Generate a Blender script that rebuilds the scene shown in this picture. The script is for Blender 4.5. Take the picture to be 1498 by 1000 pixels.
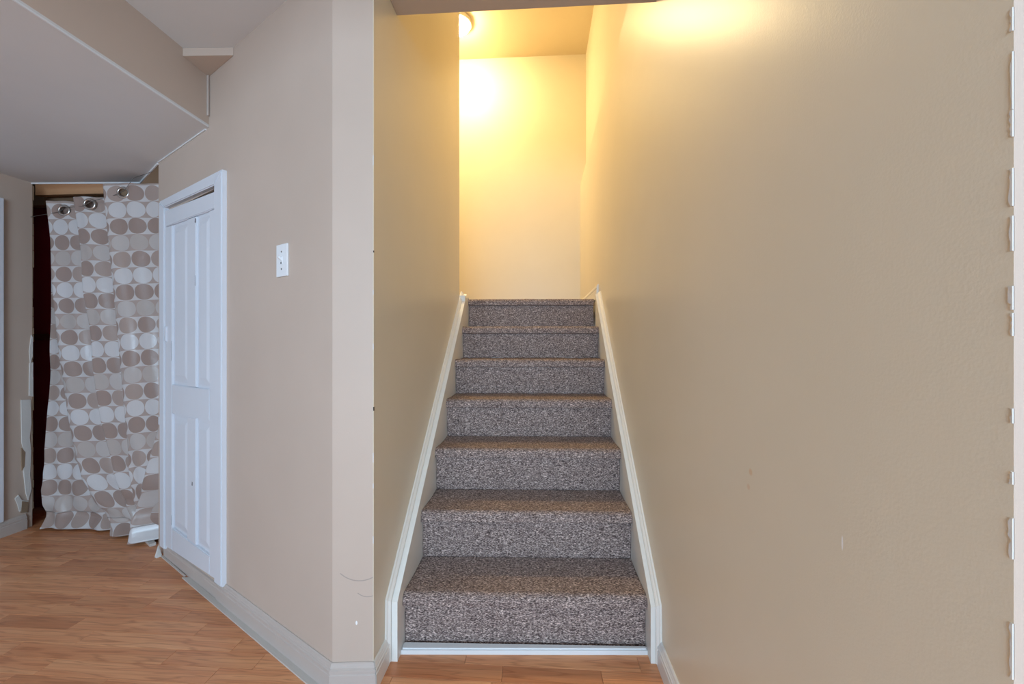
import bpy, bmesh, math, random
from mathutils import Vector, Matrix, noise

# ------------------------------------------------------------------ scene, camera, light
scene = bpy.context.scene
COL = scene.collection
for o in list(bpy.data.objects):
    bpy.data.objects.remove(o)

YAW = math.atan(38 / 600)
cam_data = bpy.data.cameras.new('camera')
cam_data.sensor_width = 36
cam_data.lens = 600 / 1498 * 36
cam_data.clip_start = 0.01
cam = bpy.data.objects.new('camera', cam_data)
COL.objects.link(cam)
cam.location = (0, 0, 1.073)
cam.rotation_euler = (math.radians(90), 0, YAW)
scene.camera = cam

vs = scene.view_settings
vs.view_transform = 'Standard'
vs.look = 'None'
vs.gamma = 1
vs.use_curve_mapping = False
vs.exposure = 0.42

LAMP_STRENGTH = 205.0          # stairwell dome
LAMP_COLOR = (1.0, 0.74, 0.37)
WINDOW_POWER = 145.0           # daylight through the window behind
WINDOW_COLOR = (0.55, 0.78, 1.0)

world = bpy.data.worlds.new('world')
scene.world = world
world.use_nodes = True
bg = world.node_tree.nodes['Background']
bg.inputs[0].default_value = (0.75, 0.85, 1.0, 1)
bg.inputs[1].default_value = 1.0

ad = bpy.data.lights.new('window_back_offscreen', 'AREA')
ad.shape = 'RECTANGLE'
ad.size, ad.size_y = 2.4, 1.3
ad.energy = WINDOW_POWER
ad.color = WINDOW_COLOR
al = bpy.data.objects.new('window_back_offscreen', ad)
COL.objects.link(al)
al.location = (-0.1, -3.16, 1.4)
al.rotation_euler = (math.radians(90), 0, 0)

# ------------------------------------------------------------------ helpers
def lin(c):
    def f(v):
        v /= 255.0
        return v / 12.92 if v <= 0.04045 else ((v + 0.055) / 1.055) ** 2.4
    return (f(c[0]), f(c[1]), f(c[2]), 1.0)

def new_mat(name, rough=0.6, color=(200, 200, 200), spec=0.5):
    m = bpy.data.materials.new(name)
    m.use_nodes = True
    b = m.node_tree.nodes['Principled BSDF']
    b.inputs['Base Color'].default_value = lin(color)
    b.inputs['Roughness'].default_value = rough
    b.inputs['Specular IOR Level'].default_value = spec
    return m, m.node_tree, b

def N(nt, typ, **kw):
    n = nt.nodes.new(typ)
    for k, v in kw.items():
        setattr(n, k, v)
    return n

def coords(nt, scale=(1, 1, 1), kind='Object'):
    tc = N(nt, 'ShaderNodeTexCoord')
    mp = N(nt, 'ShaderNodeMapping')
    mp.inputs['Scale'].default_value = scale
    nt.links.new(tc.outputs[kind], mp.inputs['Vector'])
    return mp.outputs['Vector']

def noise_tex(nt, vec, scale, detail=3, rough=0.5):
    n = N(nt, 'ShaderNodeTexNoise')
    n.inputs['Scale'].default_value = scale
    n.inputs['Detail'].default_value = detail
    n.inputs['Roughness'].default_value = rough
    nt.links.new(vec, n.inputs['Vector'])
    return n.outputs['Fac']

def ramp(nt, fac, stops):
    r = N(nt, 'ShaderNodeValToRGB')
    els = r.color_ramp.elements
    while len(els) < len(stops):
        els.new(0.5)
    for e, (p, c) in zip(els, stops):
        e.position = p
        e.color = lin(c) if max(c) > 1.0 else (c[0], c[1], c[2], 1)
    nt.links.new(fac, r.inputs['Fac'])
    return r.outputs['Color']

def mix(nt, fac, a, b, mode='MIX'):
    m = N(nt, 'ShaderNodeMix', data_type='RGBA', blend_type=mode)
    for sock, v in ((m.inputs[0], fac), (m.inputs[6], a), (m.inputs[7], b)):
        if hasattr(v, 'is_linked') or hasattr(v, 'links'):
            nt.links.new(v, sock)
        else:
            sock.default_value = v
    return m.outputs[2]

def math_n(nt, op, a, b=None, clamp=False):
    m = N(nt, 'ShaderNodeMath', operation=op)
    m.use_clamp = clamp
    for i, v in enumerate((a, b)):
        if v is None:
            continue
        if hasattr(v, 'links'):
            nt.links.new(v, m.inputs[i])
        else:
            m.inputs[i].default_value = v
    return m.outputs[0]

def bump(nt, bsdf, height, strength=0.2, dist=0.002):
    b = N(nt, 'ShaderNodeBump')
    b.inputs['Strength'].default_value = strength
    b.inputs['Distance'].default_value = dist
    nt.links.new(height, b.inputs['Height'])
    nt.links.new(b.outputs['Normal'], bsdf.inputs['Normal'])

def link_obj(name, mesh, mat=None, parent=None):
    o = bpy.data.objects.new(name, mesh)
    COL.objects.link(o)
    if mat is not None and len(mesh.materials) == 0:
        mesh.materials.append(mat)
    if parent is not None:
        o.parent = parent
    return o

def from_bm(name, bm, mat=None, parent=None, smooth=False):
    bmesh.ops.recalc_face_normals(bm, faces=bm.faces[:])
    me = bpy.data.meshes.new(name)
    bm.to_mesh(me)
    bm.free()
    if smooth:
        for p in me.polygons:
            p.use_smooth = True
    return link_obj(name, me, mat, parent)

def prism_bm(bm, pts, z0, z1):
    """closed prism over a plan polygon"""
    lo = [bm.verts.new((x, y, z0)) for x, y in pts]
    hi = [bm.verts.new((x, y, z1)) for x, y in pts]
    n = len(pts)
    bm.faces.new(list(reversed(lo)))
    bm.faces.new(hi)
    for i in range(n):
        bm.faces.new((lo[i], lo[(i + 1) % n], hi[(i + 1) % n], hi[i]))

def prism(name, pts, z0, z1, mat, parent=None):
    bm = bmesh.new()
    prism_bm(bm, pts, z0, z1)
    return from_bm(name, bm, mat, parent)

def box_bm(bm, x0, x1, y0, y1, z0, z1, M=None, bevel=0.0):
    b2 = bmesh.new()
    prism_bm(b2, [(x0, y0), (x1, y0), (x1, y1), (x0, y1)], z0, z1)
    if bevel > 0:
        bmesh.ops.bevel(b2, geom=b2.edges[:], offset=bevel, segments=2, affect='EDGES', profile=0.6)
    if M is not None:
        b2.transform(M)
    t = bpy.data.meshes.new('tmp')
    b2.to_mesh(t)
    b2.free()
    bm.from_mesh(t)
    bpy.data.meshes.remove(t)

def box(name, x0, x1, y0, y1, z0, z1, mat, parent=None, M=None, bevel=0.0):
    bm = bmesh.new()
    box_bm(bm, x0, x1, y0, y1, z0, z1, M, bevel)
    return from_bm(name, bm, mat, parent)

def sweep_bm(bm, profile, path, normals):
    """profile [(out, up)] carried along a plan path with one outward normal (mitre) per point"""
    rings = []
    for (x, y, z), (nx, ny) in zip(path, normals):
        rings.append([bm.verts.new((x + nx * o, y + ny * o, z + u)) for o, u in profile])
    n = len(profile)
    for a, b in zip(rings[:-1], rings[1:]):
        for i in range(n):
            bm.faces.new((a[i], a[(i + 1) % n], b[(i + 1) % n], b[i]))
    bm.faces.new(rings[0])
    bm.faces.new(list(reversed(rings[-1])))

def tube_bm(bm, pts, r, seg=8, closed=False):
    rings = []
    P = [Vector(p) for p in pts]
    n = len(P)
    for i, p in enumerate(P):
        if closed:
            d = P[(i + 1) % n] - P[i - 1]
        else:
            d = P[min(i + 1, n - 1)] - P[max(i - 1, 0)]
        d.normalize()
        up = Vector((0, 0, 1)) if abs(d.z) < 0.9 else Vector((1, 0, 0))
        a = d.cross(up).normalized()
        b = d.cross(a).normalized()
        rings.append([bm.verts.new(p + a * (r * math.cos(t)) + b * (r * math.sin(t)))
                      for t in [2 * math.pi * k / seg for k in range(seg)]])
    pairs = list(zip(rings[:-1], rings[1:]))
    if closed:
        pairs.append((rings[-1], rings[0]))
    for a, b in pairs:
        for i in range(seg):
            bm.faces.new((a[i], a[(i + 1) % seg], b[(i + 1) % seg], b[i]))
    if not closed:
        bm.faces.new(rings[0])
        bm.faces.new(list(reversed(rings[-1])))

def lathe_bm(bm, profile, seg=40, M=None):
    """profile [(r, z)] around z"""
    new = []
    rings = []
    for r, z in profile:
        if r < 1e-6:
            v = bm.verts.new((0, 0, z))
            new.append(v)
            rings.append([v])
        else:
            ring = [bm.verts.new((r * math.cos(2 * math.pi * k / seg), r * math.sin(2 * math.pi * k / seg), z)) for k in range(seg)]
            new += ring
            rings.append(ring)
    for a, b in zip(rings[:-1], rings[1:]):
        for i in range(seg):
            j = (i + 1) % seg
            if len(a) == 1:
                bm.faces.new((a[0], b[i], b[j]))
            elif len(b) == 1:
                bm.faces.new((a[i], a[j], b[0]))
            else:
                bm.faces.new((a[i], a[j], b[j], b[i]))
    if M is not None:
        for v in new:
            v.co = M @ v.co

def tag(o, label, cat=None, group=None, kind=None):
    o['label'] = label
    if cat:
        o['category'] = cat
    if group:
        o['group'] = group
    if kind:
        o['kind'] = kind
    return o

def struct(o, label, cat):
    return tag(o, label, cat, kind='structure')

def empty(name, loc=(0, 0, 0)):
    o = bpy.data.objects.new(name, None)
    o.empty_display_size = 0.1
    COL.objects.link(o)
    o.location = loc
    return o

# ------------------------------------------------------------------ materials
def wall_paint(name, color, rough, peel=0.10, peel_scale=260, mottle=6, spec=0.5, extra=None, brush=0.0):
    m, nt, b = new_mat(name, rough, color, spec)
    v = coords(nt)
    big = noise_tex(nt, v, 1.3, 4, 0.55)
    c0 = tuple(max(0, c - mottle) for c in color)
    c1 = tuple(min(255, c + mottle) for c in color)
    colr = ramp(nt, big, [(0.3, c0), (0.7, c1)])
    if extra:
        colr = extra(nt, v, colr)
    nt.links.new(colr, b.inputs['Base Color'])
    fine = noise_tex(nt, v, peel_scale, 2, 0.6)
    if brush > 0:
        vb = coords(nt, (14, 14, 1.2))
        br = noise_tex(nt, vb, 3.0, 3, 0.6)
        fine = math_n(nt, 'ADD', fine, math_n(nt, 'MULTIPLY', br, brush))
    bump(nt, b, fine, peel, 0.003)
    return m

def spot(nt, v, colr, centre, radius, color, soft=0.5, stretch=(1, 1, 1)):
    """a stain of its own shape at a place on the wall"""
    sub = N(nt, 'ShaderNodeVectorMath', operation='SUBTRACT')
    nt.links.new(v, sub.inputs[0])
    sub.inputs[1].default_value = centre
    mul = N(nt, 'ShaderNodeVectorMath', operation='MULTIPLY')
    nt.links.new(sub.outputs[0], mul.inputs[0])
    mul.inputs[1].default_value = stretch
    ln = N(nt, 'ShaderNodeVectorMath', operation='LENGTH')
    nt.links.new(mul.outputs[0], ln.inputs[0])
    mr = N(nt, 'ShaderNodeMapRange')
    mr.inputs['From Min'].default_value = radius
    mr.inputs['From Max'].default_value = radius * soft
    nt.links.new(ln.outputs['Value'], mr.inputs['Value'])
    return mix(nt, mr.outputs[0], colr, lin(color))

def right_wall_marks(nt, v, colr):
    colr = spot(nt, v, colr, (0.408, 0.816, 0.823), 0.008, (226, 202, 170))
    colr = spot(nt, v, colr, (0.408, 0.824, 0.792), 0.007, (226, 206, 180))
    colr = spot(nt, v, colr, (0.408, 0.578, 0.803), 0.010, (250, 250, 250), 0.7, (1, 6, 0.9))
    return colr

def corner_scuffs(nt, v, colr):
    colr = spot(nt, v, colr, (-0.56, 1.235, 0.205), 0.006, (245, 245, 245), 0.7, (1.8, 1, 0.8))
    # thin hair-line scratches: the rim of two circles
    for cx, cz, r, w in ((-0.55, 0.42, 0.085, 0.0016), (-0.525, 0.33, 0.045, 0.0014)):
        sub = N(nt, 'ShaderNodeVectorMath', operation='SUBTRACT')
        nt.links.new(v, sub.inputs[0])
        sub.inputs[1].default_value = (cx, 1.235, cz)
        ln = N(nt, 'ShaderNodeVectorMath', operation='LENGTH')
        nt.links.new(sub.outputs[0], ln.inputs[0])
        dist = math_n(nt, 'ABSOLUTE', math_n(nt, 'SUBTRACT', ln.outputs['Value'], r))
        mask = math_n(nt, 'LESS_THAN', dist, w)
        sp = N(nt, 'ShaderNodeSeparateXYZ')
        nt.links.new(sub.outputs[0], sp.inputs[0])
        low = math_n(nt, 'LESS_THAN', sp.outputs[2], -r * 0.72)
        fac = math_n(nt, 'MULTIPLY', math_n(nt, 'MULTIPLY', mask, low), 0.45)
        colr = mix(nt, fac, colr, lin((120, 115, 115)))
    return colr

TAUPE = (199, 181, 167)
CREAM = (231, 222, 202)
M_taupe = wall_paint('taupe_wall_paint', TAUPE, 0.55, 0.06, 320, 4, 0.35)
M_taupe_corner = wall_paint('taupe_corner_paint', TAUPE, 0.5, 0.06, 320, 4, 0.35, corner_scuffs)
M_cream = wall_paint('cream_wall_paint', CREAM, 0.33, 0.08, 260, 3, 0.22, None, 0.8)
M_cream_back = wall_paint('cream_end_wall_paint', CREAM, 0.33, 0.08, 260, 3, 0.22)
M_cream_right = wall_paint('cream_right_wall_paint', CREAM, 0.33, 0.08, 260, 3, 0.22, right_wall_marks, 0.8)
M_white_ceiling = wall_paint('white_ceiling_paint', (218, 218, 218), 0.75, 0.05, 200, 4, 0.3)
M_cream_ceiling = wall_paint('cream_ceiling_paint', (230, 216, 184), 0.6, 0.05, 200, 4, 0.3)
M_white_gloss = wall_paint('white_trim_paint', (228, 230, 232), 0.38, 0.05, 90, 4, 0.5)
M_door_white = wall_paint('white_door_paint', (222, 226, 234), 0.42, 0.08, 60, 4, 0.5)
M_cream_trim = wall_paint('cream_trim_paint', (238, 236, 230), 0.35, 0.05, 90, 4, 0.5)
M_taupe_trim = wall_paint('taupe_trim_paint', (194, 182, 174), 0.42, 0.06, 120, 5, 0.45)
M_grey_trim = wall_paint('grey_floor_strip_paint', (204, 198, 191), 0.5, 0.08, 90, 8, 0.4)
M_plaster = wall_paint('bare_plaster', (222, 220, 216), 0.85, 0.3, 80, 12, 0.2)
M_dark = wall_paint('dark_cavity_timber', (44, 36, 32), 0.9, 0.2, 60, 10, 0.2)
M_raw = wall_paint('raw_timber', (128, 104, 82), 0.85, 0.2, 60, 10, 0.2)
M_red = wall_paint('dark_red_paint', (150, 40, 52), 0.7, 0.15, 60, 8, 0.3)
M_red_timber = wall_paint('red_brown_timber', (96, 46, 38), 0.7, 0.2, 60, 10, 0.3)
M_beige_block = wall_paint('beige_timber_block', (150, 128, 106), 0.8, 0.2, 60, 10, 0.2)
M_brown_block = wall_paint('brown_timber', (150, 112, 80), 0.8, 0.2, 60, 10, 0.2)
M_screw = new_mat('dull_screw_metal', 0.4, (120, 118, 116), 0.5)[0]
M_screw.node_tree.nodes['Principled BSDF'].inputs['Metallic'].default_value = 0.8
M_switch = wall_paint('white_switch_plastic', (236, 239, 242), 0.3, 0.02, 60, 2, 0.5)

def carpet_mat():
    m, nt, b = new_mat('flecked_loop_carpet', 0.95, (125, 115, 112), 0.15)
    v = coords(nt, (1, 1, 1))
    vx = coords(nt, (0.32, 1, 1))
    loops = noise_tex(nt, vx, 420, 2, 0.7)
    fleck = noise_tex(nt, vx, 130, 3, 0.7)
    c = ramp(nt, loops, [(0.34, (70, 58, 57)), (0.45, (126, 110, 107)), (0.55, (178, 159, 152)), (0.64, (250, 230, 220))])
    c2 = ramp(nt, fleck, [(0.36, (0.62, 0.60, 0.60)), (0.62, (1.0, 1.0, 1.0))])
    col = mix(nt, 1.0, c, c2, 'MULTIPLY')
    nt.links.new(col, b.inputs['Base Color'])
    bump(nt, b, loops, 0.9, 0.004)
    return m
M_carpet = carpet_mat()

def wood_mat(name, objrandom):
    m, nt, b = new_mat(name, 0.36, (196, 140, 100), 0.45)
    tc = N(nt, 'ShaderNodeTexCoord')
    vec = tc.outputs['Object']
    if objrandom:
        oi = N(nt, 'ShaderNodeObjectInfo')
        off = N(nt, 'ShaderNodeVectorMath', operation='ADD')
        comb = N(nt, 'ShaderNodeCombineXYZ')
        nt.links.new(math_n(nt, 'MULTIPLY', oi.outputs['Random'], 37.0), comb.inputs[0])
        nt.links.new(math_n(nt, 'MULTIPLY', oi.outputs['Random'], 91.0), comb.inputs[1])
        nt.links.new(vec, off.inputs[0])
        nt.links.new(comb.outputs[0], off.inputs[1])
        vec = off.outputs[0]
    mp = N(nt, 'ShaderNodeMapping')
    mp.inputs['Scale'].default_value = (0.9, 11, 11)
    nt.links.new(vec, mp.inputs['Vector'])
    warp = N(nt, 'ShaderNodeTexNoise')
    warp.inputs['Scale'].default_value = 2.2
    warp.inputs['Detail'].default_value = 2
    nt.links.new(mp.outputs[0], warp.inputs['Vector'])
    # cathedral grain: rings of a warped field
    rings = math_n(nt, 'FRACT', math_n(nt, 'MULTIPLY', warp.outputs['Fac'], 7.0))
    tri = math_n(nt, 'ABSOLUTE', math_n(nt, 'SUBTRACT', rings, 0.5))
    mp2 = N(nt, 'ShaderNodeMapping')
    mp2.inputs['Scale'].default_value = (4, 150, 150)
    nt.links.new(vec, mp2.inputs['Vector'])
    pores = noise_tex(nt, mp2.outputs[0], 1.0, 3, 0.6)
    base = ramp(nt, warp.outputs['Fac'], [(0.3, (216, 144, 98)), (0.7, (236, 174, 126))])
    g = ramp(nt, tri, [(0.0, (0.62, 0.53, 0.47)), (0.20, (1, 1, 1))])
    c = mix(nt, 0.6, base, g, 'MULTIPLY')
    p = ramp(nt, pores, [(0.35, (0.84, 0.79, 0.76)), (0.55, (1, 1, 1))])
    c = mix(nt, 0.8, c, p, 'MULTIPLY')
    if objrandom:
        tint = ramp(nt, oi.outputs['Random'], [(0.0, (0.74, 0.66, 0.62)), (0.25, (0.88, 0.83, 0.80)), (0.6, (0.97, 0.95, 0.94)), (1.0, (1.0, 1.0, 1.0))])
        c = mix(nt, 1.0, c, tint, 'MULTIPLY')
    nt.links.new(c, b.inputs['Base Color'])
    return m
M_plank = wood_mat('oak_laminate_strip', True)
M_floor = wood_mat('oak_laminate_field', False)

def emit_mat(name, color, strength):
    m = bpy.data.materials.new(name)
    m.use_nodes = True
    b = m.node_tree.nodes['Principled BSDF']
    b.inputs['Base Color'].default_value = (0.9, 0.9, 0.9, 1)
    b.inputs['Emission Color'].default_value = (*color, 1)
    b.inputs['Emission Strength'].default_value = strength
    return m

# ------------------------------------------------------------------ the plan
CEIL, SOFF, TOPC = 2.25, 2.00, 3.86
XL, XR = -0.508, 0.408                       # faces of the stairwell walls
ANG = math.radians(30.23)
PC = Vector((-0.633, 1.228))                 # where the oblique wall meets the short corner wall
DA = Vector((-math.cos(ANG), math.sin(ANG))) # along the oblique wall, away from the stairs
NA = Vector((-math.sin(ANG), -math.cos(ANG)))# out of the oblique wall, into the room
LEN_A = 1.531
EA = PC + DA * LEN_A
CB = Vector((-0.510, 1.240))                 # end of the short corner wall at the stairs
FX = -1.42                                   # fascia of the dropped soffit
LX = -2.945                                  # far left wall face
S0 = (Vector((-1.431, 1.693)) - PC).length   # 's' origin used for things on the oblique wall

def wallA(s, out=0.0):
    """plan point on the oblique wall, s measured from the soffit corner, away from the stairs positive"""
    return PC + DA * (S0 + s) + NA * out

MA = Matrix(((DA.x, NA.x, 0, wallA(0).x), (DA.y, NA.y, 0, wallA(0).y), (0, 0, 1, 0), (0, 0, 0, 1)))  # local (s, out, z)

# ------------------------------------------------------------------ structure: floor
floor = box('floor', -4.0, 2.4, -3.1, 3.1, -0.12, -0.005, M_floor)
struct(floor, 'oak laminate floor in narrow orange-brown strips', 'floor')

random.seed(11)
ROW = 0.0665
Y0 = 1.888                                    # a joint line that shows clearly
lens = (0.32, 0.41, 0.50, 0.58)
plank_meshes = []
for L in lens:
    bm = bmesh.new()
    box_bm(bm, 0, L - 0.0008, 0.0004, ROW - 0.0004, -0.005, 0.0, None, 0.0)
    top = [e for e in bm.edges if all(v.co.z > -0.001 for v in e.verts)]
    bmesh.ops.bevel(bm, geom=top, offset=0.0007, segments=1, affect='EDGES')
    bmesh.ops.recalc_face_normals(bm, faces=bm.faces[:])
    me = bpy.data.meshes.new('plank')
    bm.to_mesh(me)
    bm.free()
    me.materials.append(M_plank)
    plank_meshes.append(me)

def in_room(x, y):
    if y > 2.42 or y < 0.9 or x < -2.96 or x > 0.45:
        return False
    rel = Vector((x, y)) - PC
    if rel.dot(NA) < -0.05 and x < -0.63:
        return False
    if -0.64 < x < -0.5 and y > 1.30:
        return False
    if x >= -0.5 and y > 1.52:
        return False
    return True

for k in range(-15, 9):
    y = Y0 + k * ROW
    x = -3.02 - random.random() * 0.4
    while x < 0.45:
        i = random.randrange(4)
        L = lens[i]
        if any(in_room(x + L * t, y + ROW * 0.5) for t in (0.0, 0.25, 0.5, 0.75, 1.0)):
            p = link_obj('plank', plank_meshes[i], None, floor)
            p.location = (x, y, 0)
        x += L

# ------------------------------------------------------------------ structure: walls
bm = bmesh.new()
DO0, DO1 = S0 - 0.117, S0 + 0.461              # door opening along the wall
def strip(a, b, z0, z1, back0=0.0):
    p, q = PC + DA * a, PC + DA * b
    prism_bm(bm, [p - NA * back0, q - NA * back0, q - NA * 0.06, p - NA * 0.06], z0, z1)
strip(0, DO0, 0, CEIL)
strip(DO1, LEN_A, 0, CEIL)
strip(DO0, DO1, 0, 0.085)
strip(DO0, DO1, 1.722, CEIL)
strip(DO0, DO1, 0.085, 1.722, 0.052)           # boarding at the back of the recess
w = from_bm('wall_left', bm, M_taupe)
struct(w, 'taupe painted wall running obliquely from the stairs to the curtain', 'wall')
w = prism('wall_corner', [PC, CB, (CB.x, 1.30), PC - NA * 0.06], 0, CEIL, M_taupe_corner)
struct(w, 'short scuffed taupe wall piece at the foot of the stairs', 'wall')
w = prism('wall_stair_left', [(XL, 1.2405), (XL, 2.63), (-0.60, 2.63), (-0.5101, 1.301), (-0.5099, 1.2405)], 0, TOPC, M_cream)
struct(w, 'glossy cream wall on the switch side of the staircase', 'wall')

# dark chip and white nicks on the outside corner edge
bm = bmesh.new()
for z, h, d in ((0.86, 0.012, 0.003), (1.35, 0.006, 0.002)):
    box_bm(bm, XL - 0.001, XL + 0.0012, 1.2395, 1.2395 + d * 1.6, z, z + h)
from_bm('corner_chip', bm, M_dark, w)
bm = bmesh.new()
random.seed(4)
for z in (0.45, 0.62, 0.70, 1.05, 1.22, 1.62):
    box_bm(bm, XL - 0.0022, XL + 0.0008, 1.2392, 1.2415, z, z + 0.01 + 0.05 * random.random())
from_bm('corner_bead_nick', bm, M_plaster, w)

# right wall: plain below, stepping back at a ledge high up in the stairwell
bm = bmesh.new()
prof = [(XR, 0.0), (XR, 2.60), (0.463, 2.74), (0.463, TOPC), (0.62, TOPC), (0.62, 0.0)]
a = [bm.verts.new((x, 0.379, z)) for x, z in prof]
b_ = [bm.verts.new((x, 4.01, z)) for x, z in prof]
for i in range(6):
    bm.faces.new((a[i], a[(i + 1) % 6], b_[(i + 1) % 6], b_[i]))
bm.faces.new(a)
bm.faces.new(list(reversed(b_)))
wr = from_bm('wall_stair_right', bm, M_cream_right)
wr.data.materials.append(M_taupe)
for p in wr.data.polygons:
    if p.normal.y < -0.5:
        p.material_index = 1
struct(wr, 'tall glossy cream wall along the open side of the staircase', 'wall')
# chipped white edge of its near end
bm = bmesh.new()
random.seed(9)
z = 0.0
while z < 2.2:
    h = 0.008 + random.random() * 0.045
    if random.random() < (0.6 if z > 0.75 else 0.9):
        wd = 0.001 + random.random() * (0.002 if z > 0.75 else 0.0035)
        pts = []
        nseg = 9
        for side, s in ((0, 1), (1, -1)):
            for q in range(nseg + 1):
                t = q / nseg if side == 0 else 1 - q / nseg
                yy = 0.379 if side == 0 else 0.379 + wd * (0.25 + random.random() * 1.2)
                pts.append((yy, z + h * t))
        lo = [bm.verts.new((XR - 0.0012, yy, zz)) for yy, zz in pts]
        hi = [bm.verts.new((XR + 0.0004, yy, zz)) for yy, zz in pts]
        bm.faces.new(lo)
        bm.faces.new(list(reversed(hi)))
        for i in range(len(pts)):
            j = (i + 1) % len(pts)
            bm.faces.new((lo[i], lo[j], hi[j], hi[i]))
    z += h + random.random() * 0.05
from_bm('chipped_edge', bm, M_plaster, wr)

w = box('wall_return_right', 0.6201, 2.4, 0.379, 0.50, 0, CEIL, M_taupe)
struct(w, 'taupe wall returning to the side beyond the chipped edge', 'wall')
w = box('wall_stair_back', -1.7, 0.463, 4.01, 4.13, 1.30, TOPC, M_cream_back)
struct(w, 'cream end wall above the top of the stairs', 'wall')
w = box('wall_landing_left', -1.8, -1.7, 2.50, 4.13, 1.30, TOPC, M_cream)
struct(w, 'cream wall of the landing hidden round the corner', 'wall')
w = box('wall_landing_front', -1.7, -0.6001, 2.53, 2.63, 1.30, TOPC, M_cream)
struct(w, 'cream wall of the landing backing onto the closet', 'wall')
w = box('wall_far_left', -3.06, LX, -3.0, 2.211, 0, SOFF, M_taupe)
struct(w, 'brown taupe wall with a broken plaster corner beside the curtain', 'wall')
wfl = w
w = box('wall_right', 2.3, 2.4, -3.0, 0.379, 0, CEIL, M_taupe)
struct(w, 'taupe side wall of the room behind the viewpoint', 'wall')
# back wall with the window that lets the daylight in
bm = bmesh.new()
box_bm(bm, -3.06, -1.3, -3.1, -3.0, 0, CEIL)
box_bm(bm, 1.1, 2.4, -3.1, -3.0, 0, CEIL)
box_bm(bm, -1.3, 1.1, -3.1, -3.0, 0, 0.75)
box_bm(bm, -1.3, 1.1, -3.1, -3.0, 2.05, CEIL)
w = from_bm('wall_back', bm, M_taupe)
struct(w, 'taupe wall with a wide window behind the viewpoint', 'wall')
wn = empty('window_1', (-0.1, -3.05, 0.75))
struct(wn, 'wide white framed window behind the viewpoint', 'window')
for nm, x0, x1, z0, z1 in (('window_frame', -1.2, -1.15, 0, 1.3), ('window_frame', 1.15, 1.2, 0, 1.3),
                           ('window_frame', -1.15, 1.15, 0, 0.05), ('window_frame', -1.15, 1.15, 1.25, 1.3), ('mullion', -0.02, 0.02, 0.05, 1.25)):
    box(nm, x0, x1, -0.03, 0.03, z0, z1, M_white_gloss, wn)

# ------------------------------------------------------------------ structure: ceilings
A142 = PC + DA * ((FX - PC.x) / DA.x)
c = prism('ceiling', [(FX, -3.1), (2.4, -3.1), (2.4, 1.25), (XL, 1.25), (CB.x, 1.24), (PC.x, PC.y), (A142.x, A142.y)], CEIL, CEIL + 0.08, M_white_ceiling)
struct(c, 'flat white ceiling above the taupe wall', 'ceiling')
sb = [(FX, -3.1), (FX, A142.y), (EA.x, EA.y), (-2.30, 2.245), (-3.06, 2.212), (-3.06, -3.1)]
c = prism('ceiling_soffit', sb, SOFF, SOFF + 0.012, M_white_ceiling)
struct(c, 'low white ceiling of the dropped bulkhead', 'ceiling')
f = prism('wall_fascia', [(FX, -3.1), (FX, A142.y), (FX - 0.05, A142.y + 0.029), (FX - 0.05, -3.1)], SOFF + 0.0121, CEIL, M_taupe)
struct(f, 'brown painted upright side of the dropped bulkhead', 'wall')
box('corner_bead', FX - 0.003, FX + 0.0015, -3.0, A142.y - 0.003, SOFF - 0.0015, SOFF + 0.004, M_white_gloss, f)
# bead where the low ceiling meets the oblique wall
t = empty('trim_1', (0, 0, 0))
struct(t, 'thin white caulk bead between low ceiling and taupe wall', 'trim')
box('bead', 0.012, LEN_A - S0 - 0.004, 0.0, 0.006, SOFF - 0.006, SOFF - 0.0002, M_white_ceiling, t, MA)
t = empty('trim_2', (0, 0, 0))
struct(t, 'thin white bead along the back edge of the low ceiling', 'trim')
bm = bmesh.new()
tube_bm(bm, [(LX + 0.001, 2.208, SOFF - 0.003), (-2.305, 2.240, SOFF - 0.003), (EA.x - 0.01, EA.y + 0.005, SOFF - 0.004)], 0.005, 6)
from_bm('bead', bm, M_white_gloss, t)
# triangular patch in the upper corner and the upright strip below it
t = prism('trim_3', [(FX + 0.0002, 1.556), (-1.2145, 1.5655), (A142.x + 0.0003, A142.y - 0.0008)], 2.218, CEIL - 0.0005, M_taupe)
struct(t, 'small taupe triangular boxing in the upper corner', 'trim')
t = prism('trim_4', [(FX + 0.0005, A142.y - 0.012), (FX + 0.010, A142.y - 0.015), (FX + 0.010, A142.y - 0.008), (FX + 0.0005, A142.y - 0.002)], 2.045, 2.217, M_taupe_trim)
struct(t, 'pale upright strip in the corner under the triangular boxing', 'trim')
# beam at the mouth of the stairwell
bm = bmesh.new()
box_bm(bm, XL + 0.0005, XR - 0.0005, 1.2505, 1.45, CEIL, TOPC)
hd = from_bm('wall_header', bm, M_taupe)
hd.data.materials.append(M_cream)
for p in hd.data.polygons:
    if p.normal.y > 0.5:
        p.material_index = 1
struct(hd, 'taupe beam over the mouth of the staircase', 'beam')
c = box('ceiling_stairwell', -1.8, 0.62, 1.2, 4.13, TOPC, TOPC + 0.08, M_cream_ceiling)
struct(c, 'cream ceiling high over the stairs', 'ceiling')
# added unseen cross bulkhead, placed to block high light from behind the viewpoint
c = box('wall_bulkhead_added', FX + 0.0005, 2.3, -0.36, -0.30, 2.0, CEIL, M_taupe)
struct(c, 'added unseen taupe bulkhead crossing the ceiling behind the viewpoint', 'beam')

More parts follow.
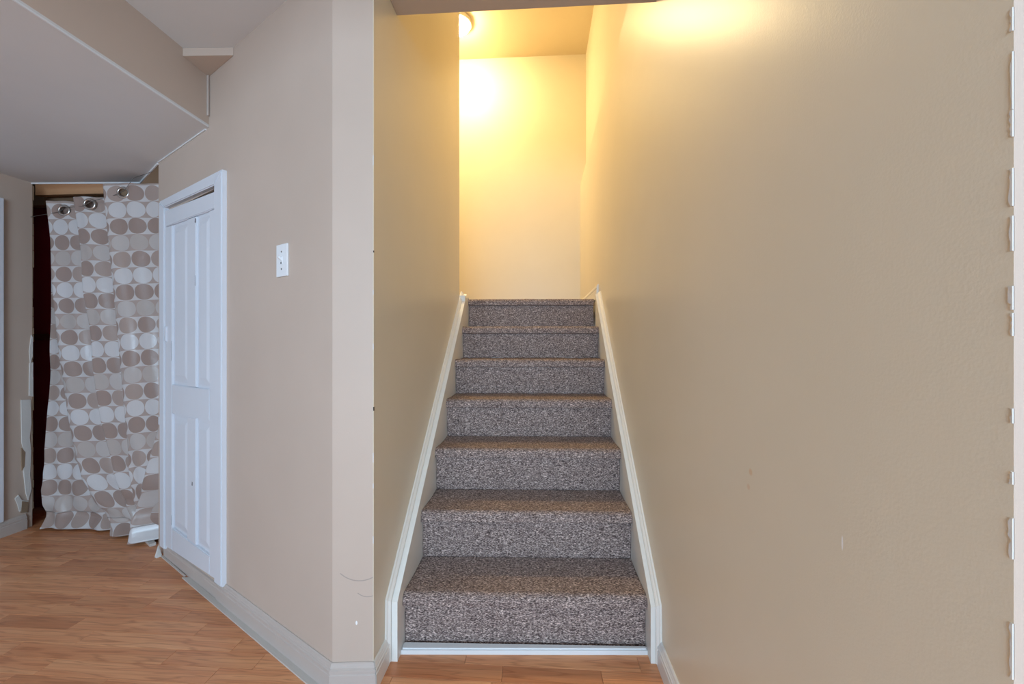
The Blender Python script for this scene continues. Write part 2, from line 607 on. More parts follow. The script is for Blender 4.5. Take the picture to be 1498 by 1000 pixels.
# ------------------------------------------------------------------ baseboards
BASE = [(0, 0), (0.014, 0), (0.014, 0.052), (0.0115, 0.0545), (0.0115, 0.0585), (0.0135, 0.061), (0.0135, 0.067), (0.010, 0.070), (0.010, 0.0735), (0.008, 0.076), (0.006, 0.083), (0.003, 0.086), (0, 0.086)]
nC = Vector((CB.y - PC.y, -(CB.x - PC.x))).normalized()
mit = (NA + nC) / (1 + NA.dot(nC))
nL = Vector((1, 0))
mit2 = (nC + nL) / (1 + nC.dot(nL))
sJ = PC + DA * (S0 - 0.118)
bm = bmesh.new()
sweep_bm(bm, BASE, [(sJ.x, sJ.y, 0), (PC.x, PC.y, 0), (CB.x, CB.y, 0)], [NA, mit, mit2])
o = from_bm('baseboard_left', bm, M_taupe_trim)
struct(o, 'taupe moulded baseboard turning the corner by the stairs', 'baseboard')
bm = bmesh.new()
q0 = PC + DA * (S0 - 0.1165)
q1 = PC + DA * (S0 + 0.50)
BASE2 = [(0, 0), (0.010, 0), (0.010, 0.045), (0.008, 0.049), (0.008, 0.053), (0.006, 0.058), (0, 0.060)]
sweep_bm(bm, BASE2, [(q1.x, q1.y, 0), (q0.x, q0.y, 0)], [NA, NA])
o = from_bm('baseboard_door', bm, M_taupe_trim)
struct(o, 'lower taupe baseboard length under the small white door', 'baseboard')
bm = bmesh.new()
sweep_bm(bm, BASE, [(XL, CB.y + 0.001, 0), (XL, 1.347, 0)], [mit2, nL])
o = from_bm('baseboard_stair_left', bm, M_cream_trim)
struct(o, 'short cream baseboard between the corner and the left stair skirt', 'baseboard')
bm = bmesh.new()
sweep_bm(bm, BASE, [(XR, 0.379, 0), (XR, 1.389, 0)], [(-1, 0), (-1, 0)])
o = from_bm('baseboard_stair_right', bm, M_white_gloss)
struct(o, 'white baseboard along the foot of the tall cream wall', 'baseboard')
bm = bmesh.new()
sweep_bm(bm, BASE, [(LX, -3.0, 0), (LX, 2.178, 0)], [(1, 0), (1, 0)])
o = from_bm('baseboard_far_left', bm, M_taupe_trim)
struct(o, 'grey taupe baseboard under the broken plaster corner', 'baseboard')
bm = bmesh.new()
sweep_bm(bm, [(a * 1.0, b * 1.15) for a, b in BASE], [(XR, 2.80, 1.366), (XR, 4.01, 1.366)], [(-1, 0), (-1, 0)])
o = from_bm('baseboard_landing', bm, M_cream_trim)
struct(o, 'cream baseboard of the landing above the stairs', 'baseboard')
# flat strip at the floor along the oblique wall
bm = bmesh.new()
for s0, s1, w0, w1 in ((-0.935, 0.165, 0.034, 0.030), (0.20, 0.50, 0.020, 0.018)):
    pts = [(s0, 0.0145), (s1, 0.0105), (s1 + 0.03, w1), (s0 - (0.012 if s0 < -0.5 else 0), w0)]
    b2 = bmesh.new()
    prism_bm(b2, pts, 0.0, 0.005)
    b2.transform(MA)
    tm = bpy.data.meshes.new('t')
    b2.to_mesh(tm)
    b2.free()
    bm.from_mesh(tm)
    bpy.data.meshes.remove(tm)
o = from_bm('trim_5', bm, M_grey_trim)
struct(o, 'pale grey edging strip lying flat along the oblique wall', 'trim')

# ------------------------------------------------------------------ staircase
RISE, RUN, D0 = 0.195, 0.2252, 1.437
SX0, SX1 = -0.4705, 0.3755
SK = 0.036 / (SX1 - SX0)                       # the steps stand a touch askew to the walls
stairs = empty('staircase', (0, 0, 0))
tag(stairs, 'carpeted staircase of brown grey flecked steps between cream walls', 'staircase')

def step_profile(k, last=False):
    """(y, z) outline of the carpet, riser foot to back of tread"""
    z0, z1 = (k - 1) * RISE, k * RISE
    y = D0 + (k - 1) * RUN
    pts = [(y + 0.012, z0)]
    n = 26
    zc = z1 - 0.047
    for i in range(1, n + 1):
        pts.append((y + 0.012 - 0.003 * math.sin(i / n * 3.1), z0 + (zc - z0) * i / n))
    pts.append((y + 0.014, zc + 0.001))
    pts.append((y - 0.006, zc + 0.003))
    r = 0.024
    yf = y - 0.016
    for i in range(7):
        pts.append((yf, zc + 0.006 + (z1 - r - zc - 0.006) * i / 6))
    for i in range(1, 9):
        t = math.pi / 2 * i / 8
        pts.append((yf + r - r * math.cos(t), z1 - r + r * math.sin(t)))
    yb = y + (RUN + 0.016 if not last else 1.19)
    m = 34 if not last else 40
    for i in range(1, m + 1):
        pts.append((yf + r + (yb - yf - r) * i / m, z1 - (0.004 * math.sin(math.pi * i / m) if not last else 0)))
    return pts

for k in range(1, 8):
    prof = step_profile(k, k == 7)
    bm = bmesh.new()
    NX = 150
    cols = []
    for i in range(NX + 1):
        x = SX0 + (SX1 - SX0) * i / NX
        col = []
        for j, (y, z) in enumerate(prof):
            p = Vector((x * 55, y * 130, z * 130))
            d = noise.noise(p) * 0.0016 + noise.noise(Vector((x * 9, k * 7.7, j * 0.06))) * 0.0016
            hx = x if not (k == 7 and y > 2.80) else x
            col.append(bm.verts.new((hx, y + SK * (x - 0.0) - d * 0.8, z + (d * 0.8 if j > 0 else 0))))
        cols.append(col)
    for a, b in zip(cols[:-1], cols[1:]):
        for j in range(len(prof) - 1):
            bm.faces.new((a[j], b[j], b[j + 1], a[j + 1]))
    # close the back, foot and ends so the step is a body
    y_b = prof[-1][0]
    base_z = (k - 1) * RISE + 0.0 if k > 1 else 0.0
    left = [bm.verts.new((SX0, y_b + SK * SX0, base_z)), ]
    right = [bm.verts.new((SX1, y_b + SK * SX1, base_z)), ]
    bm.faces.new([v for v in cols[0]] + left)
    bm.faces.new(list(reversed(cols[-1])) + [] + right) if False else bm.faces.new([right[0]] + list(reversed(cols[-1])))
    bm.faces.new([c_[-1] for c_ in cols] + [right[0], left[0]])
    bm.faces.new([left[0], right[0]] + [c_[0] for c_ in reversed(cols)])
    from_bm('step', bm, M_carpet, stairs, smooth=True)

# landing carpet to the side, behind the left wall
box('skirt_return', XL + 0.0005, SX0 - 0.001, 2.631, 2.79, 1.0, 1.374, M_cream_trim, stairs)
box('landing', -1.69, XL, 2.632, 4.0, 1.0, 1.364, M_carpet, stairs)

def skirt(x_in, x_wall, y0, h0, y1, slope, mat, side):
    """side skirt: upright end, sloped board and a raised moulding on the wall side"""
    bm = bmesh.new()
    xa, xb = sorted((x_in, x_wall))
    h1 = h0 + slope * (y1 - y0)
    pts = [(y0, 0.0), (y0, h0), (y1, h1), (y1, h1 - 0.40), (y0 + 0.24, 0.0)]
    A_ = [bm.verts.new((xa, y, z)) for y, z in pts]
    B_ = [bm.verts.new((xb, y, z)) for y, z in pts]
    bm.faces.new(A_)
    bm.faces.new(list(reversed(B_)))
    for i in range(len(pts)):
        j = (i + 1) % len(pts)
        bm.faces.new((A_[i], A_[j], B_[j], B_[i]))
    sk = from_bm('skirt_board', bm, mat, stairs)
    # moulding: small stepped section against the wall
    bm = bmesh.new()
    sgn = 1 if x_in > x_wall else -1
    sec = [(0, 0), (0.017, 0), (0.017, 0.007), (0.013, 0.012), (0.009, 0.015), (0.006, 0.021), (0, 0.022)]
    path = [(y0 - 0.003, 0.006), (y0 - 0.003, h0 + 0.001), (y1, h1 + 0.001)]
    nrm = [(-1.0, 0.0), (-0.62, 0.60), (-0.66, 0.75)]
    rings = []
    for (y, z), (ny, nz) in zip(path, nrm):
        rings.append([bm.verts.new((x_wall + sgn * o_, y + ny * u_ * 0.8, z + nz * u_)) for o_, u_ in sec])
    for a, b in zip(rings[:-1], rings[1:]):
        for i in range(len(sec)):
            j = (i + 1) % len(sec)
            bm.faces.new((a[i], a[j], b[j], b[i]))
    bm.faces.new(rings[0])
    bm.faces.new(list(reversed(rings[-1])))
    from_bm('cap_moulding', bm, mat, sk)
    return sk

skirt(-0.471, XL + 0.0003, 1.350, 0.200, 2.69, 0.888, M_cream_trim, 'l')
skirt(0.376, XR - 0.0003, 1.396, 0.190, 2.72, 0.905, M_cream_trim, 'r')
bm = bmesh.new()
prism_bm(bm, [(SX0, 1.382), (SX1, 1.433), (SX1, 1.452), (SX0, 1.418)], 0.0, 0.020)
bmesh.ops.bevel(bm, geom=[e for e in bm.edges if all(v.co.z > 0.01 for v in e.verts)], offset=0.005, segments=2, affect='EDGES')
tr = from_bm('floor_strip', bm, M_white_gloss, stairs)
tr['label'] = 'white painted strip at the foot of the bottom step'

# ------------------------------------------------------------------ small door in the oblique wall
door = empty('door_1', (wallA(0.17).x, wallA(0.17).y, 0.06))
struct(door, 'small white panelled closet door in the taupe wall, set above the baseboard', 'door')
MD = Matrix.Translation((-wallA(0.17).x, -wallA(0.17).y, -0.06)) @ MA

def dpoly(name, pts, o0, o1, mat=None, parent=door, bevel=0.0):
    """plate on the oblique wall: outline in (s, z), between two depths"""
    bm = bmesh.new()
    a = [bm.verts.new((s, o0, z)) for s, z in pts]
    b = [bm.verts.new((s, o1, z)) for s, z in pts]
    bm.faces.new(a)
    bm.faces.new(list(reversed(b)))
    for i in range(len(pts)):
        j = (i + 1) % len(pts)
        bm.faces.new((a[i], a[j], b[j], b[i]))
    if bevel:
        bmesh.ops.recalc_face_normals(bm, faces=bm.faces[:])
        ed = [e for e in bm.edges if all(abs(v.co.y - o1) < 1e-5 for v in e.verts)]
        bmesh.ops.bevel(bm, geom=ed, offset=bevel, segments=2, affect='EDGES')
    bm.transform(MD)
    return from_bm(name, bm, mat or M_door_white, parent)

# casing (the right leg is wide, the left one only a narrow strip shows)
dpoly('casing', [(-0.185, 0.078), (-0.118, 0.078), (-0.118, 1.722), (-0.188, 1.772)], 0.0, 0.020, bevel=0.004)
dpoly('casing', [(0.462, 0.050), (0.520, 0.050), (0.532, 1.778), (0.462, 1.735)], 0.0, 0.020, bevel=0.004)
dpoly('casing', [(-0.118, 1.722), (0.462, 1.735), (0.532, 1.778), (-0.188, 1.772)], 0.0, 0.021, bevel=0.004)
# the leaf hangs a little low at the latch side
dpoly('leaf_backing', [(-0.113, 0.085), (0.457, 0.062), (0.457, 1.719), (-0.113, 1.697)], 0.0009, 0.004)
dpoly('top_rail', [(-0.113, 1.628), (0.457, 1.640), (0.457, 1.720), (-0.113, 1.698)], 0.0045, 0.016, bevel=0.003)
dpoly('stile', [(-0.113, 0.088), (-0.060, 0.085), (-0.060, 1.627), (-0.113, 1.626)], 0.0045, 0.015, bevel=0.003)
dpoly('stile', [(0.372, 0.070), (0.457, 0.066), (0.457, 1.638), (0.372, 1.636)], 0.0045, 0.015, bevel=0.003)
dpoly('bottom_rail', [(-0.059, 0.086), (0.371, 0.070), (0.371, 0.178), (-0.059, 0.168)], 0.0045, 0.015, bevel=0.003)
dpoly('lock_rail', [(-0.059, 0.740), (0.371, 0.728), (0.371, 0.868), (-0.059, 0.872)], 0.0045, 0.015, bevel=0.003)
dpoly('muntin', [(0.085, 0.8725), (0.180, 0.8710), (0.180, 1.631), (0.085, 1.629)], 0.0045, 0.015, bevel=0.003)
dpoly('muntin', [(0.085, 0.173), (0.180, 0.176), (0.180, 0.733), (0.085, 0.736)], 0.0045, 0.015, bevel=0.003)
for s0, s1, z0, z1 in ((-0.05, 0.076, 0.885, 1.615), (0.19, 0.362, 0.885, 1.62), (-0.05, 0.076, 0.185, 0.722), (0.19, 0.362, 0.19, 0.718)):
    bm = bmesh.new()
    # raised field with sloped margin
    m_ = 0.030
    o_ = [bm.verts.new((s, 0.0045, z)) for s, z in ((s0, z0), (s1, z0), (s1, z1), (s0, z1))]
    i_ = [bm.verts.new((s, 0.011, z)) for s, z in ((s0 + m_, z0 + m_), (s1 - m_, z0 + m_), (s1 - m_, z1 - m_), (s0 + m_, z1 - m_))]
    bm.faces.new(o_)
    bm.faces.new(i_)
    for q in range(4):
        r_ = (q + 1) % 4
        bm.faces.new((o_[q], o_[r_], i_[r_], i_[q]))
    bm.transform(MD)
    from_bm('panel', bm, M_door_white, door)
# painted-over latch and hinge, dark nicks in the paint
dpoly('latch', [(0.430, 1.075), (0.452, 1.075), (0.452, 1.150), (0.430, 1.150)], 0.0152, 0.022, bevel=0.003)
dpoly('hinge', [(0.535, 0.655), (0.585, 0.650), (0.585, 0.690), (0.535, 0.692)], 0.0005, 0.008, bevel=0.002)
for s, z, w_, h_ in ((0.086, 1.600, 0.008, 0.022), (0.089, 1.32, 0.003, 0.05), (0.376, 0.98, 0.002, 0.10), (0.120, 0.43, 0.008, 0.018), (0.376, 0.19, 0.002, 0.05)):
    d_ = dpoly('paint_crack', [(s, z), (s + w_, z + h_ * 0.1), (s + w_ * 0.7, z + h_), (s, z + h_ * 0.9)], 0.0149, 0.0153, M_dark)

# ------------------------------------------------------------------ light switch
sw = empty('light_switch', (wallA(-0.632).x, wallA(-0.632).y, 1.356))
tag(sw, 'white toggle light switch on the taupe wall beside the small door', 'light switch')
MS = Matrix.Translation((-wallA(-0.632).x, -wallA(-0.632).y, -1.356)) @ MA
box('cover_plate', -0.669, -0.597, 0.0002, 0.0065, 1.300, 1.412, M_switch, sw, MS, 0.002)
box('toggle_collar', -0.6385, -0.6265, 0.006, 0.0080, 1.343, 1.369, M_switch, sw, MS, 0.0008)
bm = bmesh.new()
box_bm(bm, -0.6365, -0.6285, 0.0, 0.014, -0.004, 0.004, None, 0.001)
bm.transform(MS @ Matrix.Translation((0, 0.0065, 1.359)) @ Matrix.Rotation(math.radians(35), 4, 'X'))
from_bm('toggle', bm, M_switch, sw)
for z in (1.386, 1.326):
    bm = bmesh.new()
    lathe_bm(bm, [(0, 0.0015), (0.0025, 0.0012), (0.0034, 0.0), (0, 0.0)], 12)
    bm.transform(MS @ Matrix.Translation((-0.6325, 0.0064, z)) @ Matrix.Rotation(math.radians(-90), 4, 'X'))
    from_bm('screw', bm, M_screw, sw)
box('toggle_slot', -0.6358, -0.6292, 0.0079, 0.0083, 1.3435, 1.3505, M_screw, sw, MS)

# ------------------------------------------------------------------ alcove behind the curtain
w = box('wall_alcove_back', -4.0, -1.75, 2.46, 2.56, 0, 2.2, M_red)
struct(w, 'dark red wall inside the curtained alcove', 'wall')
w = box('wall_alcove_left', -4.0, -3.9, 2.3, 2.46, 0, 2.2, M_red)
struct(w, 'dark red side of the curtained alcove', 'wall')
w = box('wall_alcove_right', -1.88, -1.75, 2.12, 2.46, 0, 2.2, M_raw)
struct(w, 'unfinished timber side of the alcove behind the small door', 'wall')
c = box('ceiling_alcove', -4.0, -1.75, 2.25, 2.90, 2.2, 2.28, M_raw)
struct(c, 'unfinished timber top of the curtained alcove', 'ceiling')
w = box('wall_alcove_front', -4.0, -3.0605, 2.205, 2.30, 0, 2.2, M_raw)
struct(w, 'unfinished back of the plaster wall beside the alcove', 'wall')
o = box('wooden_ledger', -3.89, -2.3, 2.42, 2.459, 1.085, 1.125, M_red_timber)
tag(o, 'red-brown timber rail across the dark red alcove wall', 'timber rail')
o = box('timber_joist', -3.05, -2.55, 2.305, 2.335, 1.965, 2.10, M_brown_block)
tag(o, 'brown timber cross piece under the ceiling above the curtain', 'timber')
o = box('timber_block', -3.20, -3.09, 2.38, 2.43, 1.93, 2.199, M_beige_block)
tag(o, 'beige timber block in the top of the alcove left of the curtain', 'timber')
o = box('rough_board', -3.06, -2.0, 2.37, 2.395, 1.86, 2.199, M_raw)
tag(o, 'rough timber board hanging behind the curtain top', 'board')

# torn plaster on the corner of the far left wall
def plate_L(name, pts, th, mat, parent):
    bm = bmesh.new()
    a = [bm.verts.new((LX + 0.0002, y, z)) for y, z in pts]
    b = [bm.verts.new((LX + th, y, z)) for y, z in pts]
    bm.faces.new(a)
    bm.faces.new(list(reversed(b)))
    for i in range(len(pts)):
        j = (i + 1) % len(pts)
        bm.faces.new((a[i], a[j], b[j], b[i]))
    return from_bm(name, bm, mat, parent)
plate_L('plaster_patch', [(2.157, 0.742), (2.200, 0.738), (2.204, 0.60), (2.196, 0.52), (2.203, 0.44), (2.198, 0.30), (2.205, 0.22), (2.190, 0.16), (2.180, 0.20), (2.168, 0.33), (2.172, 0.44), (2.160, 0.50)], 0.005, M_plaster, wfl)
plate_L('plaster_patch', [(2.195, 1.02), (2.205, 1.113), (2.212, 1.10), (2.211, 0.99), (2.200, 0.95)], 0.004, M_plaster, wfl)
plate_L('plaster_patch', [(2.196, 0.95), (2.2115, 0.955), (2.2115, 0.755), (2.194, 0.762)], 0.006, M_plaster, wfl)
plate_L('plaster_patch', [(2.130, 0.19), (2.145, 0.205), (2.160, 0.17), (2.190, 0.155), (2.188, 0.10), (2.150, 0.11), (2.142, 0.15)], 0.005, M_plaster, wfl)
plate_L('bare_board', [(2.160, 0.165), (2.188, 0.15), (2.186, 0.09), (2.155, 0.10)], 0.0062, M_beige_block, wfl)
plate_L('bare_board', [(2.158, 0.47), (2.176, 0.44), (2.172, 0.36), (2.160, 0.34)], 0.0058, M_beige_block, wfl)
# ragged edge of the plaster down the corner
bm = bmesh.new()
random.seed(21)
zz = 0.1
while zz < 1.98:
    h = 0.03 + 0.07 * random.random()
    dpt = 0.002 + 0.007 * random.random()
    box_bm(bm, LX - 0.018, LX + 0.0006, 2.2112, 2.2112 + dpt, zz, min(1.985, zz + h))
    zz += h + 0.003
from_bm('torn_edge', bm, M_beige_block, wfl)

# white door at the edge of view on the far left wall
d2 = empty('door_2', (LX, 1.6, 0.068))
struct(d2, 'white flat door with casing on the far left wall by the broken plaster', 'door')
def L2(nm, y0, y1, z0, z1, th, t0=0.0004):
    box(nm, t0, th, y0 - 1.6, y1 - 1.6, z0 - 0.068, z1 - 0.068, M_door_white, d2, None, 0.002)
L2('casing', 2.004, 2.069, 0.088, 1.86, 0.022)
L2('casing', 1.13, 1.195, 0.088, 1.86, 0.022)
L2('casing', 1.1955, 2.0035, 1.795, 1.86, 0.022)
L2('leaf', 1.198, 2.001, 0.095, 1.792, 0.012)
for y0, y1, z0, z1 in ((1.27, 1.57, 0.25, 0.85), (1.63, 1.93, 0.25, 0.85), (1.27, 1.57, 0.98, 1.68), (1.63, 1.93, 0.98, 1.68)):
    L2('panel', y0, y1, z0, z1, 0.018, 0.0121)

# bits of broken plaster and baseboard by the wall end
bm = bmesh.new()
e = wallA(0.535, 0.014)
for v in [((-0.02, 0.0, 0.0), (0.018, -0.006, 0.0), (0.012, -0.03, 0.0), (-0.008, -0.022, 0.0), (-0.002, -0.008, 0.055))]:
    vv = [bm.verts.new((e.x + p[0], e.y + p[1], p[2])) for p in v]
    bm.faces.new(vv[:4])
    for i in range(4):
        bm.faces.new((vv[i], vv[(i + 1) % 4], vv[4]))
o = from_bm('plaster_chunk', bm, M_plaster)
tag(o, 'white chunk of broken plaster on the floor at the door corner', 'rubble')
qa, qb = EA + NA * 0.012, EA + DA * 0.20 + NA * 0.012
o = prism('fallen_baseboard', [(-2.03, 2.025), (-2.015, 2.045), (-2.26, 2.20), (-2.275, 2.18)], 0.0, 0.014, M_grey_trim)
tag(o, 'grey strip of fallen baseboard lying under the curtain hem', 'board')

# ------------------------------------------------------------------ curtain
def curtain_mat():
    m, nt, b = new_mat('satin_circle_fabric', 0.30, (190, 175, 165), 0.5)
    uv = N(nt, 'ShaderNodeUVMap')
    sp = N(nt, 'ShaderNodeSeparateXYZ')
    nt.links.new(uv.outputs[0], sp.inputs[0])
    P = 0.0905
    cu = math_n(nt, 'DIVIDE', sp.outputs[0], P)
    cv = math_n(nt, 'DIVIDE', sp.outputs[1], P)
    fu = math_n(nt, 'SUBTRACT', math_n(nt, 'FRACT', cu), 0.5)
    fv = math_n(nt, 'SUBTRACT', math_n(nt, 'FRACT', cv), 0.5)
    r2 = math_n(nt, 'ADD', math_n(nt, 'MULTIPLY', fu, fu), math_n(nt, 'MULTIPLY', fv, fv))
    circ = math_n(nt, 'MULTIPLY', math_n(nt, 'LESS_THAN', r2, 0.485 ** 2), math_n(nt, 'GREATER_THAN', cv, 1.0))
    iu = math_n(nt, 'FLOOR', cu)
    iv = math_n(nt, 'FLOOR', cv)
    odd = math_n(nt, 'MULTIPLY', math_n(nt, 'FLOORED_MODULO', iv, 2.0), math_n(nt, 'GREATER_THAN', cv, 1.0))
    wn_ = N(nt, 'ShaderNodeTexWhiteNoise', noise_dimensions='2D')
    cm = N(nt, 'ShaderNodeCombineXYZ')
    nt.links.new(math_n(nt, 'FLOORED_MODULO', iu, 2.0), cm.inputs[0])
    nt.links.new(math_n(nt, 'FLOORED_MODULO', iv, 4.0), cm.inputs[1])
    nt.links.new(cm.outputs[0], wn_.inputs['Vector'])
    light = ramp(nt, wn_.outputs['Value'], [(0.0, (192, 185, 182)), (0.5, (202, 199, 200)), (1.0, (178, 167, 161))])
    dark = ramp(nt, wn_.outputs['Value'], [(0.0, (170, 152, 143)), (0.5, (148, 127, 118)), (1.0, (164, 144, 135))])
    circ_col = mix(nt, odd, light, dark)
    back = mix(nt, odd, lin((170, 153, 145)), lin((196, 191, 190)))
    col = mix(nt, circ, back, circ_col)
    nt.links.new(col, b.inputs['Base Color'])
    shine = mix(nt, odd, (0.26, 0.26, 0.26, 1), (0.36, 0.36, 0.36, 1))
    nt.links.new(shine, b.inputs['Roughness'])
    b.inputs['Sheen Weight'].default_value = 0.15
    v = coords(nt)
    bump(nt, b, noise_tex(nt, v, 14, 3, 0.5), 0.25, 0.01)
    return m
M_cloth = curtain_mat()

# plan of the folds at a few heights: (height, [x of fold edges])
# edge order: free left edge, fold 1, fold 2, fold 3, right side, low front fold, tail
FOLDS = [
    (1.950, -2.861, -2.827, -2.616, -2.384, -2.138, -2.027, -1.985),
    (1.660, -2.872, -2.797, -2.580, -2.355, -2.121, -2.018, -1.980),
    (1.310, -2.877, -2.772, -2.535, -2.321, -2.111, -2.013, -1.980),
    (0.960, -2.882, -2.732, -2.490, -2.289, -2.106, -2.018, -1.980),
    (0.640, -2.872, -2.665, -2.427, -2.260, -2.100, -2.041, -1.980),
    (0.400, -2.860, -2.597, -2.361, -2.234, -2.110, -2.100, -1.985),
    (0.220, -2.850, -2.509, -2.293, -2.205, -2.125, -2.138, -1.999),
    (0.120, -2.842, -2.425, -2.232, -2.172, -2.143, -2.158, -2.014),
    (0.000, -2.817, -2.330, -2.171, -2.134, -2.145, -2.154, -2.023),
]
def fold_at(h):
    F = FOLDS
    if h >= F[0][0]:
        return F[0][1:]
    for a, b in zip(F[:-1], F[1:]):
        if h >= b[0]:
            t = (h - b[0]) / (a[0] - b[0])
            return tuple(b[i] + (a[i] - b[i]) * t for i in range(1, 8))
    return F[-1][1:]

def plan_at(h):
    """panels of fixed cloth width lying one over the other, joined by returns hidden behind the next fold"""
    e0, e1, e2, e3, er, e4, et = fold_at(h)
    g = max(0.0, 1 - h / 0.9)              # the cloth kicks forward towards the hem
    lowg = max(0.0, 1 - h / 0.66)
    P = []
    def panel(e, wdt, yn, yf, bulge):
        P.extend([(e + 0.022, yn + 0.020), (e + 0.004, yn + 0.016), (e - 0.001, yn + 0.006), (e + 0.008, yn), (e + 0.030, yn + 0.002)])
        for t in (0.25, 0.5, 0.75):
            P.append((e + wdt * t, yn + (yf - yn) * t - bulge * math.sin(math.pi * t * 1.3)))
        P.extend([(e + wdt - 0.02, yf - 0.004), (e + wdt, yf - 0.004), (e + wdt - 0.012, yf - 0.018)])
    k = -0.070 * g
    P.extend([(e0, 2.246 + k), (e0 + 0.05, 2.252 + k), (e0 + 0.12, 2.262 + k), (e0 + 0.20, 2.262 + k), (e0 + 0.30, 2.268 + k), (e0 + 0.37, 2.272 + k), (e0 + 0.42, 2.272 + k), (e0 + 0.43, 2.262 + k), (e0 + 0.41, 2.254 + k)])
    panel(e1, 0.29, 2.176 - 0.05 * g, 2.240 - 0.055 * g, 0.010)
    panel(e2, 0.29, 2.138 - 0.025 * g, 2.205 - 0.04 * g, 0.010)
    panel(e3, 0.31 - 0.10 * lowg, 2.100, 2.160 - 0.02 * g, 0.008)
    P.extend([(e4 + 0.022, 2.108 - 0.030 * lowg), (e4 + 0.002, 2.100 - 0.045 * lowg), (e4 + 0.006, 2.086 - 0.055 * lowg), (e4 + 0.040, 2.092 - 0.030 * lowg), (et, 2.116 + 0.01 * lowg)])
    return P

def chaikin(P, n=2):
    for _ in range(n):
        Q = [P[0]]
        for a, b in zip(P[:-1], P[1:]):
            Q.append((a[0] * .75 + b[0] * .25, a[1] * .75 + b[1] * .25))
            Q.append((a[0] * .25 + b[0] * .75, a[1] * .25 + b[1] * .75))
        Q.append(P[-1])
        P = Q
    return P

def resample(P, n):
    d = [0.0]
    for a, b in zip(P[:-1], P[1:]):
        d.append(d[-1] + math.hypot(a[0] - b[0], a[1] - b[1]))
    out = []
    j = 0
    return d

NR = 300
rows = []
ref = chaikin(plan_at(1.3), 3)
du = resample(ref, 0)
NU = len(ref)
def top_of(i):
    """the cloth climbs towards the door wall"""
    pts = [(0, 1.875), (0.25, 1.882), (0.44, 1.884), (0.52, 1.888), (0.64, 1.892), (0.72, 1.935), (0.90, 1.965), (1.0, 1.972)]
    t = i / (NU - 1)
    for (a, za), (b, zb) in zip(pts[:-1], pts[1:]):
        if t <= b:
            return za + (zb - za) * (t - a) / (b - a)
    return 1.972

bm = bmesh.new()
uvl = bm.loops.layers.uv.new('UVMap')
grid = []
for r in range(NR + 1):
    v = r / NR
    row = []
    for i in range(NU):
        top = top_of(i)
        h = top + (0.006 - top) * v
        row.append((i, h))
    grid.append(row)
plan_cache = {}
def plan_pt(i, h):
    key = round(h, 3)
    if key not in plan_cache:
        plan_cache[key] = chaikin(plan_at(key), 3)
    return plan_cache[key][i]
vg = []
for r, row in enumerate(grid):
    vr = []
    for i, h in row:
        x, y = plan_pt(i, max(0.0, h))
        low = max(0.0, 1 - h / 0.5)
        nz = noise.noise(Vector((du[i] * 6, h * 3.0, 1.3)))
        nz2 = noise.noise(Vector((du[i] * 9, h * 14.0, 5.1)))
        y += nz * 0.008 + nz2 * 0.026 * low * low
        x += nz2 * 0.006 * low
        y += 0.005 * math.sin(du[i] * 52 + h * 1.5 + 2 * nz) + 0.010 * low * math.sin(du[i] * 30 + h * 22)
        if h < 0.06:                         # the hem lies out on the floor
            y -= (0.06 - h) * (0.55 + 0.5 * nz2)
        vr.append(bm.verts.new((x, y, max(0.004, h + (nz2 * 0.012 + 0.008) * (1 if h < 0.09 else 0)))))
    vg.append(vr)
GROM = [(-2.712, 1.827), (-2.508, 1.845), (-2.273, 1.893)]
fcs = []
def uvq(i, r):
    t = i / (NU - 1)
    nodes = [(0, 0.045), (0.17, 0.045), (0.21, 0.0), (0.41, 0.004), (0.44, 0.022), (0.65, 0.016), (0.68, 0.0), (0.89, 0.01), (0.93, 0.04), (1.0, 0.04)]
    off = 0.0
    for (a, za), (b, zb) in zip(nodes[:-1], nodes[1:]):
        if a <= t <= b:
            off = za + (zb - za) * (t - a) / (b - a)
    return (du[i] + 0.02, top_of(i) - grid[r][i][1] + 0.075 + off)
front_y = {}
for r in range(NR):
    for i in range(NU - 1):
        f_ = bm.faces.new((vg[r][i], vg[r + 1][i], vg[r + 1][i + 1], vg[r][i + 1]))
        for lp, (ii, rr) in zip(f_.loops, ((i, r), (i, r + 1), (i + 1, r + 1), (i + 1, r))):
            lp[uvl].uv = uvq(ii, rr)
        f_.smooth = True
# where each eyelet sits on the front layer, then open the cloth there
eyes = []
for gx, gz in GROM:
    best = None
    for f_ in bm.faces:
        cc = f_.calc_center_median()
        if abs(cc.x - gx) < 0.012 and abs(cc.z - gz) < 0.012 and (best is None or cc.y < best.y):
            best = Vector((gx, cc.y, gz))
    eyes.append(best if best is not None else Vector((gx, 2.19, gz)))
kill = [f_ for f_ in bm.faces if any((f_.calc_center_median() - e_).length < 0.026 for e_ in eyes)]
bmesh.ops.delete(bm, geom=kill, context='FACES')
curtain = empty('curtain', (-2.5, 2.18, 0.0))
tag(curtain, 'grey taupe satin curtain with rows of circles across the alcove', 'curtain')
me = bpy.data.meshes.new('fabric')
bm.to_mesh(me)
bm.free()
fab = link_obj('fabric', me, M_cloth, curtain)
fab.location = (2.5, -2.18, 0.0)
sm = fab.modifiers.new('thickness', 'SOLIDIFY')
sm.thickness = 0.0012
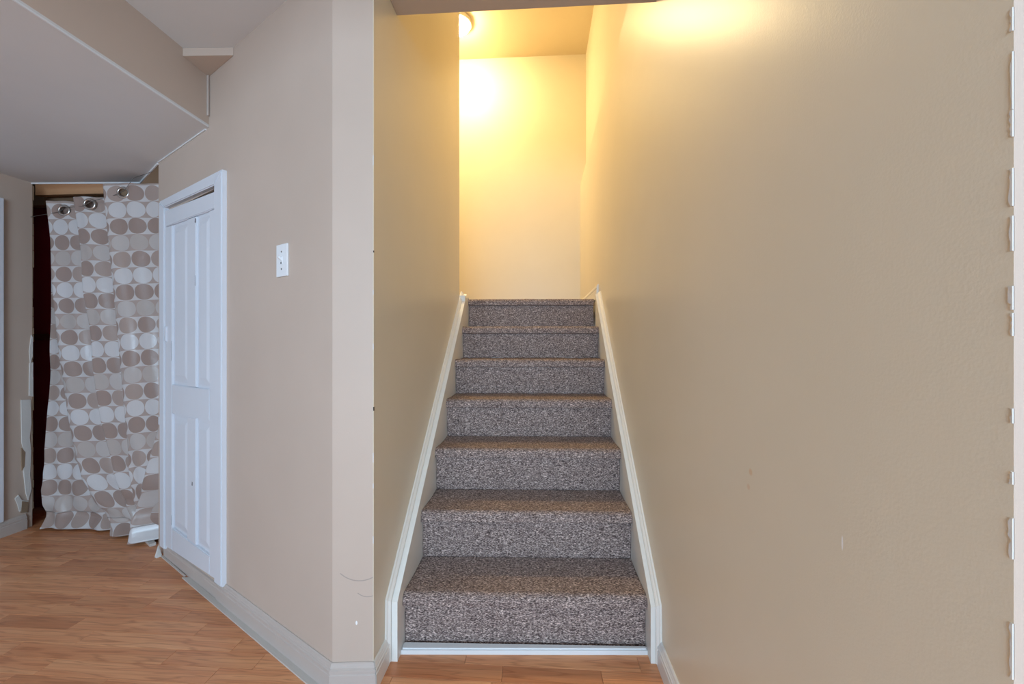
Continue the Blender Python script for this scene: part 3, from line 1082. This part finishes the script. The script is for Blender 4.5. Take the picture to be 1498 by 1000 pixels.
M_grommet = new_mat('pewter_eyelet_metal', 0.28, (190, 184, 178), 0.5)[0]
M_grommet.node_tree.nodes['Principled BSDF'].inputs['Metallic'].default_value = 0.9
for e_ in eyes:
    bm = bmesh.new()
    ringprof = [(0.021, 0.002), (0.023, 0.005), (0.028, 0.005), (0.033, 0.001), (0.033, -0.002), (0.028, -0.004), (0.021, -0.002), (0.021, 0.002)]
    lathe_bm(bm, ringprof, 32)
    bm.transform(Matrix.Translation((e_.x + 2.5, e_.y - 2.18 - 0.001, e_.z)) @ Matrix.Rotation(math.radians(12), 4, 'Z') @ Matrix.Rotation(math.radians(90), 4, 'X'))
    from_bm('eyelet', bm, M_grommet, curtain, smooth=True)
bm = bmesh.new()
pts = [(-2.95, 2.205, 1.800)]
for e_ in eyes:
    pts += [(e_.x - 0.02, e_.y - 0.012, e_.z - 0.012), (e_.x + 0.02, e_.y - 0.012, e_.z + 0.010)]
pts += [(-2.20, 2.10, 1.965), (-2.03, 2.04, 1.972)]
tube_bm(bm, pts, 0.0014, 6)
o = from_bm('curtain_wire', bm, M_screw)
tag(o, 'thin metal wire that the circle patterned curtain hangs from', 'wire')

# ------------------------------------------------------------------ stairwell lamp
lamp = empty('ceiling_lamp', (-0.705, 3.53, TOPC))
tag(lamp, 'lit white dome lamp on the stairwell ceiling', 'lamp')
M_lampbase = wall_paint('white_lamp_base', (226, 220, 208), 0.4, 0.02, 60, 2, 0.5)
bm = bmesh.new()
lathe_bm(bm, [(0, 0), (0.128, 0), (0.132, -0.006), (0.132, -0.024), (0.124, -0.032), (0.112, -0.034), (0, -0.034)], 48)
from_bm('lamp_base', bm, M_lampbase, lamp, smooth=True)
bm = bmesh.new()
dome = [(0.112 * math.cos(t), -0.036 - 0.048 * math.sin(t)) for t in [math.pi / 2 * k / 12 for k in range(13)]]
dome[-1] = (0, dome[-1][1])
lathe_bm(bm, dome, 48)
from_bm('glass_dome', bm, emit_mat('lit_opal_glass', LAMP_COLOR, LAMP_STRENGTH), lamp, smooth=True)
